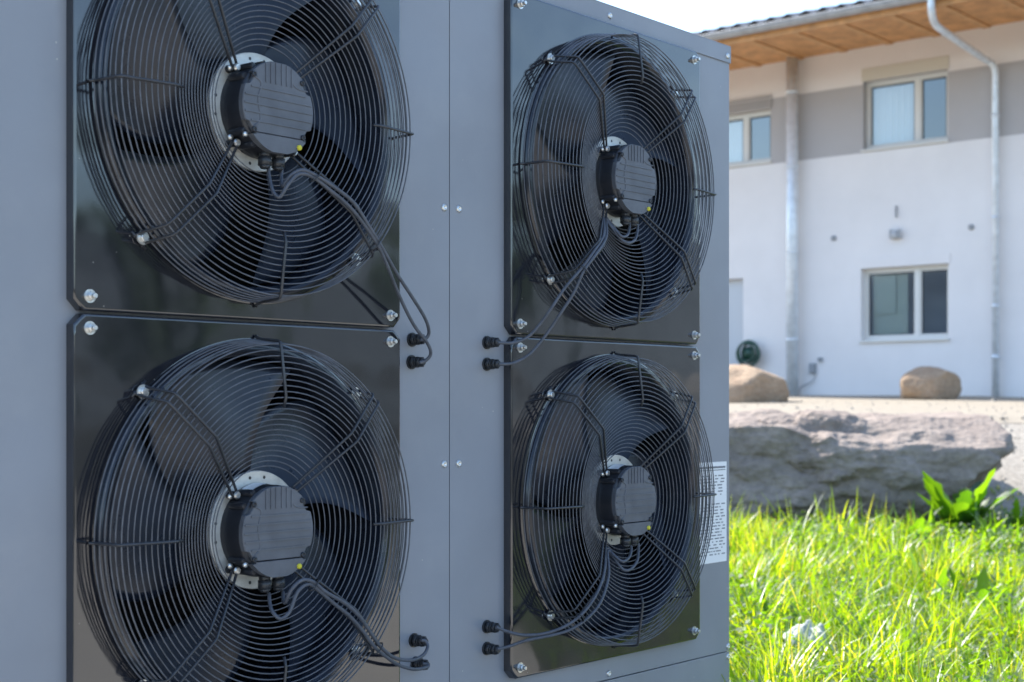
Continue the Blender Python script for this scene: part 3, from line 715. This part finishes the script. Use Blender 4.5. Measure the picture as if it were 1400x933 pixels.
# loose stones on the bank
bb = MB(); rs = random.Random(5)
for i in range(2600):
    y = rs.uniform(12.3, 20); x = rs.uniform(.10*y, .40*y)
    if y > 15.5 and rs.random() < .75: continue
    r_ = rs.uniform(.008, .03)*(1 if rs.random() < .93 else 2.0); z = gz(x, y)
    ax = [r_*rs.uniform(.7, 1.3) for _ in range(3)]; ph = rs.uniform(0, PI)
    o8 = [(1, 0, 0), (-1, 0, 0), (0, 1, 0), (0, -1, 0), (0, 0, .8), (0, 0, -.8)]
    vs = [(x+(a*math.cos(ph)-b_*math.sin(ph))*ax[0], y+(a*math.sin(ph)+b_*math.cos(ph))*ax[1], z+c_*ax[2]) for a, b_, c_ in o8]
    bb.add(vs, [(0, 2, 4), (2, 1, 4), (1, 3, 4), (3, 0, 4), (2, 0, 5), (1, 2, 5), (3, 1, 5), (0, 3, 5)])
st = bb.build('loose_stones', gslope); tag(st, 'loose grey and beige stones on the gravel bank behind the rock slab', 'gravel', kind='stuff')
# ------------------------------------------------------------------ grass and weeds
def leafmat(name, stops, tr=.6, gl=.09, rough=.42):
    m = bpy.data.materials.new(name); m.use_nodes = True; N = m.node_tree.nodes; L_ = m.node_tree.links
    for n in list(N):
        if n.type != 'OUTPUT_MATERIAL': N.remove(n)
    at = N.new('ShaderNodeAttribute'); at.attribute_name = 'tint'
    r_ = N.new('ShaderNodeValToRGB'); els = r_.color_ramp.elements
    els[0].position, els[0].color = stops[0][0], (*stops[0][1], 1); els[1].position, els[1].color = stops[-1][0], (*stops[-1][1], 1)
    for p, c in stops[1:-1]: e = els.new(p); e.color = (*c, 1)
    L_.new(at.outputs['Fac'], r_.inputs[0])
    d = N.new('ShaderNodeBsdfDiffuse'); t = N.new('ShaderNodeBsdfTranslucent'); g_ = N.new('ShaderNodeBsdfGlossy'); g_.inputs['Roughness'].default_value = rough
    br = N.new('ShaderNodeMix'); br.data_type = 'RGBA'; br.blend_type = 'MULTIPLY'; br.inputs[0].default_value = 1; br.inputs[7].default_value = (5.0, 4.3, .45, 1)
    L_.new(r_.outputs[0], d.inputs[0]); L_.new(r_.outputs[0], br.inputs[6]); L_.new(br.outputs[2], t.inputs[0]); g_.inputs['Color'].default_value = (1, 1, 1, 1)
    m1 = N.new('ShaderNodeMixShader'); m1.inputs[0].default_value = tr; L_.new(d.outputs[0], m1.inputs[1]); L_.new(t.outputs[0], m1.inputs[2])
    fr = N.new('ShaderNodeFresnel'); fr.inputs[0].default_value = 1.45; mm = N.new('ShaderNodeMath'); mm.operation = 'MULTIPLY_ADD'; mm.inputs[1].default_value = gl*2; mm.inputs[2].default_value = .006; L_.new(fr.outputs[0], mm.inputs[0])
    m2 = N.new('ShaderNodeMixShader'); L_.new(mm.outputs[0], m2.inputs[0]); L_.new(m1.outputs[0], m2.inputs[1]); L_.new(g_.outputs[0], m2.inputs[2]); L_.new(m2.outputs[0], N['Material Output'].inputs[0]); return m
grassm = leafmat('grass_blades', [(0, (.024, .065, .014)), (.3, (.06, .12, .014)), (.6, (.11, .17, .015)), (.8, (.15, .20, .018)), (.93, (.21, .20, .10)), (1, (.25, .22, .15))], gl=.05)
weedm = leafmat('broad_leaves', [(0, (.022, .065, .016)), (1, (.085, .16, .02))], tr=.6, gl=.03, rough=.55)
def gzv(x, y): return np.interp(y, PY, PZ)
def sheetmesh(name, V, Fq, tint, m, **k):
    me = bpy.data.meshes.new(name); nv = len(V); nf = len(Fq)
    me.vertices.add(nv); me.vertices.foreach_set('co', V.astype(np.float32).ravel())
    me.loops.add(nf*4); me.loops.foreach_set('vertex_index', Fq.astype(np.int32).ravel())
    me.polygons.add(nf); me.polygons.foreach_set('loop_start', np.arange(0, nf*4, 4, dtype=np.int32)); me.polygons.foreach_set('loop_total', np.full(nf, 4, np.int32))
    me.update(calc_edges=True); me.validate()
    a = me.attributes.new('tint', 'FLOAT', 'POINT'); a.data.foreach_set('value', tint.astype(np.float32))
    me.polygons.foreach_set('use_smooth', np.ones(nf, bool)); me.materials.append(m)
    o = bpy.data.objects.new(name, me); COL.objects.link(o); tag(o, **k); return o
def blades(x, y, h, wd, lean, az, tint, seg=5):
    n = len(x); t = np.linspace(0, 1, seg+1)[None, :]
    z0 = gzv(x, y)-.01
    L1 = h[:, None]*t; ben = lean[:, None]*t**2.0
    px_ = x[:, None]+np.cos(az)[:, None]*ben*h[:, None]; py_ = y[:, None]+np.sin(az)[:, None]*ben*h[:, None]
    pz = z0[:, None]+L1*(1-.38*(lean[:, None]**2)*t**2)-h[:, None]*.25*np.clip(lean[:, None]-.8, 0, 1)*t**3
    wv = wd[:, None]*(1-t**2.2)*.5+.0004; ta = az+PI/2+rng.normal(0, .5, n)
    tw = ta[:, None]+rng.normal(0, .6, n)[:, None]*t
    V = np.empty((n, seg+1, 2, 3))
    for s, q in ((0, -1), (1, 1)):
        V[:, :, s, 0] = px_+q*wv*np.cos(tw); V[:, :, s, 1] = py_+q*wv*np.sin(tw); V[:, :, s, 2] = pz
    i = np.arange(n)[:, None]*(seg+1)*2+np.arange(seg)[None, :]*2
    Fq = np.stack([i, i+1, i+3, i+2], -1).reshape(-1, 4)
    return V.reshape(-1, 3), Fq, np.repeat(tint, (seg+1)*2)
def rockmask(x, y):
    return ~((x > .9) & (x < 3.75) & (y > 12.05+.0*x))
N1 = 74000
y = np.sqrt(rng.uniform(4.6**2, 13.1**2, N1)); kx = rng.uniform(.06, .47, N1); x = kx*y
clump = np.array([noise.noise(Vector((a*1.5, b_*1.1, 1.0))) for a, b_ in zip(x, y)]); cl2 = np.array([noise.noise(Vector((a*4.5, b_*3.5, 9.0))) for a, b_ in zip(x, y)])
keep = rockmask(x, y) & ((y < 12.1) | (rng.random(N1) < .35)) & (rng.random(N1) < .52+1.25*cl2+.5*clump)
dead = (rng.random(N1) < .09)
dry = (y > 8.8)&(x > 2.9)
h = (.15+.13*rng.random(N1)+.13*clump+.09*cl2)*np.where(y > 11.4, .3, np.where(y > 10.6, .5, 1))*(1+.25*cl2); h = np.clip(h, .05, .6); tall = rng.random(N1) < .035; h = np.minimum(np.where(tall, h*1.4, h), .46)
h = np.where(dry, h*.62, h)*(1+.55*np.array([noise.noise(Vector((a*2.4, b_*1.6, 60.0))) for a, b_ in zip(x, y)]))
wd = rng.uniform(.0035, .0105, N1)*np.where(rng.random(N1) < .08, 1.6, 1); lean = np.abs(rng.normal(.45, .4, N1)); lean = np.clip(lean, .03, 1.5)
tint = np.clip(.42+.22*rng.normal(0, 1, N1)+.3*clump, 0, .85); tint = np.where(dead | (dry & (rng.random(N1) < .28)), .97, tint)
az = rng.uniform(0, 2*PI, N1)
k_ = keep
V, Fq, T = blades(x[k_], y[k_], h[k_], wd[k_], lean[k_], az[k_], tint[k_])
sheetmesh('grass', V, Fq, T, grassm, label='tall bright green grass in front of the rock slab, lit from behind', cat='grass', kind='stuff')
# thinner grass round the cabinet and beside the view
N2 = 26000
x = rng.uniform(-7, 9, N2); y = rng.uniform(-3, 12, N2)
lx = (x-P0.x)*U.x+(y-P0.y)*U.y; ln = (x-P0.x)*NV.x+(y-P0.y)*NV.y
k_ = ~((lx > TL-.05) & (lx < TR+.05) & (ln < .05) & (ln > -1.05)) & ~((x/np.maximum(y, .1) > .06) & (x/np.maximum(y, .1) < .47) & (y > 4.6)) & ~((x > -4.1) & (y < 4.55))
n = N2; V, Fq, T = blades(x[k_], y[k_], (rng.uniform(.08, .22, n))[k_], rng.uniform(.005, .011, n)[k_], np.clip(np.abs(rng.normal(.5, .4, n)), .05, 1.3)[k_], rng.uniform(0, 2*PI, n)[k_], np.clip(rng.normal(.4, .2, n), 0, 1)[k_], seg=3)
sheetmesh('short_grass', V, Fq, T, grassm, label='short rough grass behind and beside the cabinet', cat='grass', kind='stuff')
# undergrowth: small round and pointed leaves low in the grass
tc_ = [(1030, 7.2), (1060, 9.4), (1110, 9.0), (1150, 7.6), (1190, 8.8), (1225, 9.7), (1250, 7.0), (1300, 9.3), (1215, 6.3), (1370, 8.4), (1385, 6.9), (1090, 10.6), (1145, 10.9), (1050, 10.4), (1180, 10.3), (1025, 8.6), (1290, 6.6), (1160, 6.0), (1075, 6.0)]
X_, Y_, H_, W_, Ln, Az, Ti = ([] for _ in range(7))
for i, (px_t, yt) in enumerate(tc_):
    xt = (px_t-CX)/F*yt; nb = 150 if yt < 10 else 55
    a = rng.uniform(0, 2*PI, nb); rr_ = np.abs(rng.normal(0, .11, nb)); X_.append(xt+rr_*np.cos(a)); Y_.append(yt+rr_*np.sin(a))
    H_.append(rng.uniform(.22, .44, nb)*(1 if yt < 10 else 1.2)); W_.append(rng.uniform(.006, .015, nb)); Ln.append(np.clip(np.abs(rng.normal(.75, .4, nb)), .1, 1.7)); Az.append(a+rng.normal(0, .5, nb)); Ti.append(np.clip(rng.normal(.6, .18, nb), 0, .85))
V, Fq, T = blades(*[np.concatenate(q) for q in (X_, Y_, H_, W_, Ln, Az, Ti)], seg=7)
sheetmesh('grass_tufts', V, Fq, T, grassm, label='coarse arching grass tufts standing taller than the grass around them', cat='grass', kind='stuff')
n4 = 5200; y4 = np.sqrt(rng.uniform(5.2**2, 11.6**2, n4)); x4 = rng.uniform(.12, .40, n4)*y4
k4 = np.array([noise.noise(Vector((a*2.6, b_*1.9, 40.0))) for a, b_ in zip(x4, y4)]) > .05
x4 = x4[k4]; y4 = y4[k4]; n4 = len(x4)
V, Fq, T = blades(x4, y4, rng.uniform(.16, .36, n4), rng.uniform(.018, .045, n4), np.clip(rng.normal(.7, .35, n4), .1, 1.5), rng.uniform(0, 2*PI, n4), rng.uniform(.2, 1, n4), seg=6)
sheetmesh('broad_leaves', V, Fq, T, weedm, label='scattered broad-bladed weed leaves mixed into the tall grass', cat='weeds', kind='stuff')
N3 = 46000
y = np.sqrt(rng.uniform(5.0**2, 12.2**2, N3)); x = rng.uniform(.1, .42, N3)*y
kk = np.array([noise.noise(Vector((a*2.2, b_*1.8, 20.0))) for a, b_ in zip(x, y)])
k_ = (kk > -.12) & rockmask(x, y); x = x[k_]; y = y[k_]; n = len(x)
zz = gzv(x, y)+rng.uniform(.03, .235, n)*(1+.4*kk[k_])*np.where(y > 10.8, .55, 1); L1 = rng.uniform(.012, .034, n); az = rng.uniform(0, 2*PI, n); tl_ = rng.normal(.1, .5, n)
d = np.stack([np.cos(az)*np.cos(tl_), np.sin(az)*np.cos(tl_), np.sin(tl_)], -1); sd_ = np.stack([-np.sin(az), np.cos(az), rng.normal(0, .4, n)], -1)
c = np.stack([x, y, zz], -1); V = np.stack([c, c+d*L1[:, None]*.55+sd_*L1[:, None]*.42, c+d*L1[:, None]*1.2, c+d*L1[:, None]*.55-sd_*L1[:, None]*.42], 1).reshape(-1, 3)
sheetmesh('clover', V, np.arange(n*4).reshape(-1, 4), np.repeat(rng.uniform(0, 1, n), 4), weedm, label='low small-leaved weeds and clover between the grass blades', cat='weeds', kind='stuff')
# broad-leaved dock plants
def leaf(parent, az, L_, wd, rise, droop, tint, base=(0, 0, 0), wave=.0):
    NU, NV_ = 9, 4; V = []; rr = random.Random(int(az*1000)+int(L_*999))
    for i in range(NU+1):
        u = i/NU; r = L_*u*math.cos(rise)*(1+.0*u)+.02; z = L_*(u*math.sin(rise)-droop*u*u)
        ww = wd*max(.03, (math.sin(PI*min(1, u*.97+.03))**.7) if u > .12 else .10)*(1+.22*math.sin(i*2.7+L_*90))
        for j in range(NV_+1):
            v = j/NV_*2-1
            a = (r*math.cos(az)-v*ww*math.sin(az), r*math.sin(az)+v*ww*math.cos(az), z+abs(v)*ww*.35+wave*ww*math.sin(u*17+v*2)*abs(v))
            V.append((a[0]+base[0], a[1]+base[1], a[2]+base[2]))
    Wd = NV_+1; V = np.array(V); Fq = np.array([(i*Wd+j, i*Wd+j+1, (i+1)*Wd+j+1, (i+1)*Wd+j) for i in range(NU) for j in range(NV_)])
    me = bpy.data.meshes.new('leaf'); me.from_pydata(V.tolist(), [], Fq.tolist()); at = me.attributes.new('tint', 'FLOAT', 'POINT'); at.data.foreach_set('value', np.full(len(V), tint, np.float32)); me.polygons.foreach_set('use_smooth', [True]*len(Fq)); me.materials.append(weedm)
    o = bpy.data.objects.new('leaf', me); COL.objects.link(o); o.parent = parent; return o
def dock(px, Y, nl, L_, wd, label, seed, up=1.15):
    rr = random.Random(seed); X = (px-CX)/F*Y
    r_ = empty('dock_plant', (X, Y, gz(X, Y))); tag(r_, label, 'weed plant', 'broad-leaved weeds in the grass')
    for i in range(nl):
        a = i*2.4+rr.uniform(-.3, .3); leaf(r_, a, L_*rr.uniform(.45, 1.1), wd*rr.uniform(.7, 1.15), rr.uniform(.75, 1.35)*up/1.15, rr.uniform(.05, .42), rr.uniform(0, 1)*(.45 if Y > 11 else 1), wave=rr.uniform(.1, .35))  # leaf tint lowered near the rock to stand in for its shade
    return r_
dock(1312, 11.75, 26, .70, .075, 'broad-leaved dock plant standing against the foot of the rock slab', 1)
dock(1238, 10.4, 16, .44, .05, 'leafy yellow-green weed left of and nearer than the big dock plant', 2)
dock(1392, 11.6, 7, .42, .045, 'thin weed tinted dark for shade beside the gravel bank at the right edge', 3, up=1.4)
dock(1335, 7.5, 16, .46, .034, 'nearest broad-leaved weed standing in the tall grass at lower right', 4)
dock(1276, 8.2, 13, .42, .034, 'broad pale green weed just left of the nearest one in the tall grass', 5)
dock(1040, 11.4, 9, .26, .04, 'low weed tinted dark for shade at the rock foot beside the cabinet edge', 6)
dock(1120, 11.7, 10, .24, .04, 'low weed tinted dark for the shade at the middle of the rock foot', 7)
dock(1205, 11.6, 9, .3, .035, 'upright weed at the rock foot left of the leafy yellow-green weed', 8, up=1.3)
# crumpled pale cloth in the grass
cl = mat('pale_cloth', (.40, .42, .38), .85, var=.35, vscale=25, bump=.5, bscale=60)
bb = MB(); n = 22; vs = []
for i in range(n+1):
    for j in range(n+1):
        u, v = i/n*2-1, j/n*2-1; rr_ = math.hypot(u, v)
        z = .06*(1-min(1, rr_**2*.7))+.04*noise.noise(Vector((u*2.2, v*2.2, 4)))+.022*abs(noise.noise(Vector((u*4, v*4, 8))))-.07*max(0, rr_-.75)
        vs.append((u*.1*(1+.2*noise.noise(Vector((v*2, 3, 1)))), v*.085, z))
bb.add(vs, [(i*(n+1)+j, i*(n+1)+j+1, (i+1)*(n+1)+j+1, (i+1)*(n+1)+j) for i in range(n) for j in range(n)], 0, True)
Yc = 6.45; X = (1102-CX)/F*Yc
cr = bb.build('cloth', cl, None, (X, Yc, (HY-874)/F*Yc)); tag(cr, 'crumpled pale cloth lying in the grass near the cabinet', 'cloth')
# ------------------------------------------------------------------ unseen wooded hill at right, and one added for the window panes to reflect
hillm = mat('haze_tinted_hill', (.085, .10, .105), .95, var=.35, vscale=.05, detail=8)  # haze and sky blue mixed into the forest colour
hilld = mat('pane_reflection_hill', (.095, .12, .15), .95, var=.35, vscale=.05, detail=8)  # added hill, its blue-grey chosen to colour the window reflections
for a0_, a1_, hh_, dd_, mt_ in ((38, 168, 72, 300, hillm), (172, 284, 36, 40, hilld)):
    vs = []; n = 40; m_ = 14
    for i in range(n+1):
        a = R(a0_+(a1_-a0_)*i/n)                                # bearing from +Y towards +X
        for j in range(m_+1):
            u = j/m_; d_ = 260+dd_*u
            vs.append((math.sin(a)*d_, math.cos(a)*d_, -4+hh_*math.sin(PI*u*.5)*math.sin(PI*i/n)**.4*(1+.22*noise.noise(Vector((i*.25+a0_, u*2, 3))))+3*noise.noise(Vector((i*1.3, u*9, 1)))))
    hl_ = MB().add(vs, [(i*(m_+1)+j, (i+1)*(m_+1)+j, (i+1)*(m_+1)+j+1, i*(m_+1)+j+1) for i in range(n) for j in range(m_)], 0, True).build('hills', mt_); tag(hl_, kind='structure')
# ------------------------------------------------------------------ trees out of frame to the right, seen mirrored in the black plates
crown = mat('foliage', (.05, .085, .025), .7, var=.5, vscale=1.2)
bark = mat('bark', (.12, .09, .06), .9, var=.3, vscale=6)
rt_ = random.Random(21)
for i, (tx, ty, th) in enumerate([(34, 1, 6.5), (37, 9, 7), (33, -8, 6)]):
    r_ = empty('tree', (tx, ty, gz(tx, ty)))
    tag(r_, 'leafy tree right of the picture, ' + ('middle one of the row', 'tallest and farthest forward', 'lowest and farthest back')[i], 'tree', 'trees outside the picture')
    bb = MB(); bb.tube([(0, 0, 0), (.1, 0, th*.3), (0, .1, th*.6), (.1, .1, th*.85)], [.22, .17, .11, .04], 8)
    for q in range(5):
        a = q*1.3; bb.tube([(0, 0, th*(.3+.09*q)), (math.cos(a)*.9, math.sin(a)*.9, th*(.45+.08*q)), (math.cos(a)*1.6, math.sin(a)*1.6, th*(.52+.08*q))], [.08, .05, .02], 6)
    bb.build('trunk', bark, r_)
    V = []; n = 5200
    cs = [(rt_.uniform(-1.7, 1.7), rt_.uniform(-1.7, 1.7), th*rt_.uniform(.4, .92), rt_.uniform(.7, 1.3)) for _ in range(14)]
    bb = MB()
    for q in range(n):
        c0 = cs[q % 14]; d_ = Vector((rt_.gauss(0, 1), rt_.gauss(0, 1), rt_.gauss(0, 1))).normalized()*c0[3]*rt_.uniform(.6, 1.05); p_ = Vector(c0[:3])+d_
        e1 = Vector((rt_.gauss(0, 1), rt_.gauss(0, 1), rt_.gauss(0, 1))).normalized()*.13; e2 = e1.orthogonal().normalized()*.08
        k0 = len(bb.v); bb.v += [tuple(p_-e1), tuple(p_+e2), tuple(p_+e1), tuple(p_-e2)]; bb.f.append((k0, k0+1, k0+2, k0+3)); bb.m.append(0); bb.sm.append(False)
    bb.build('crown', crown, r_)
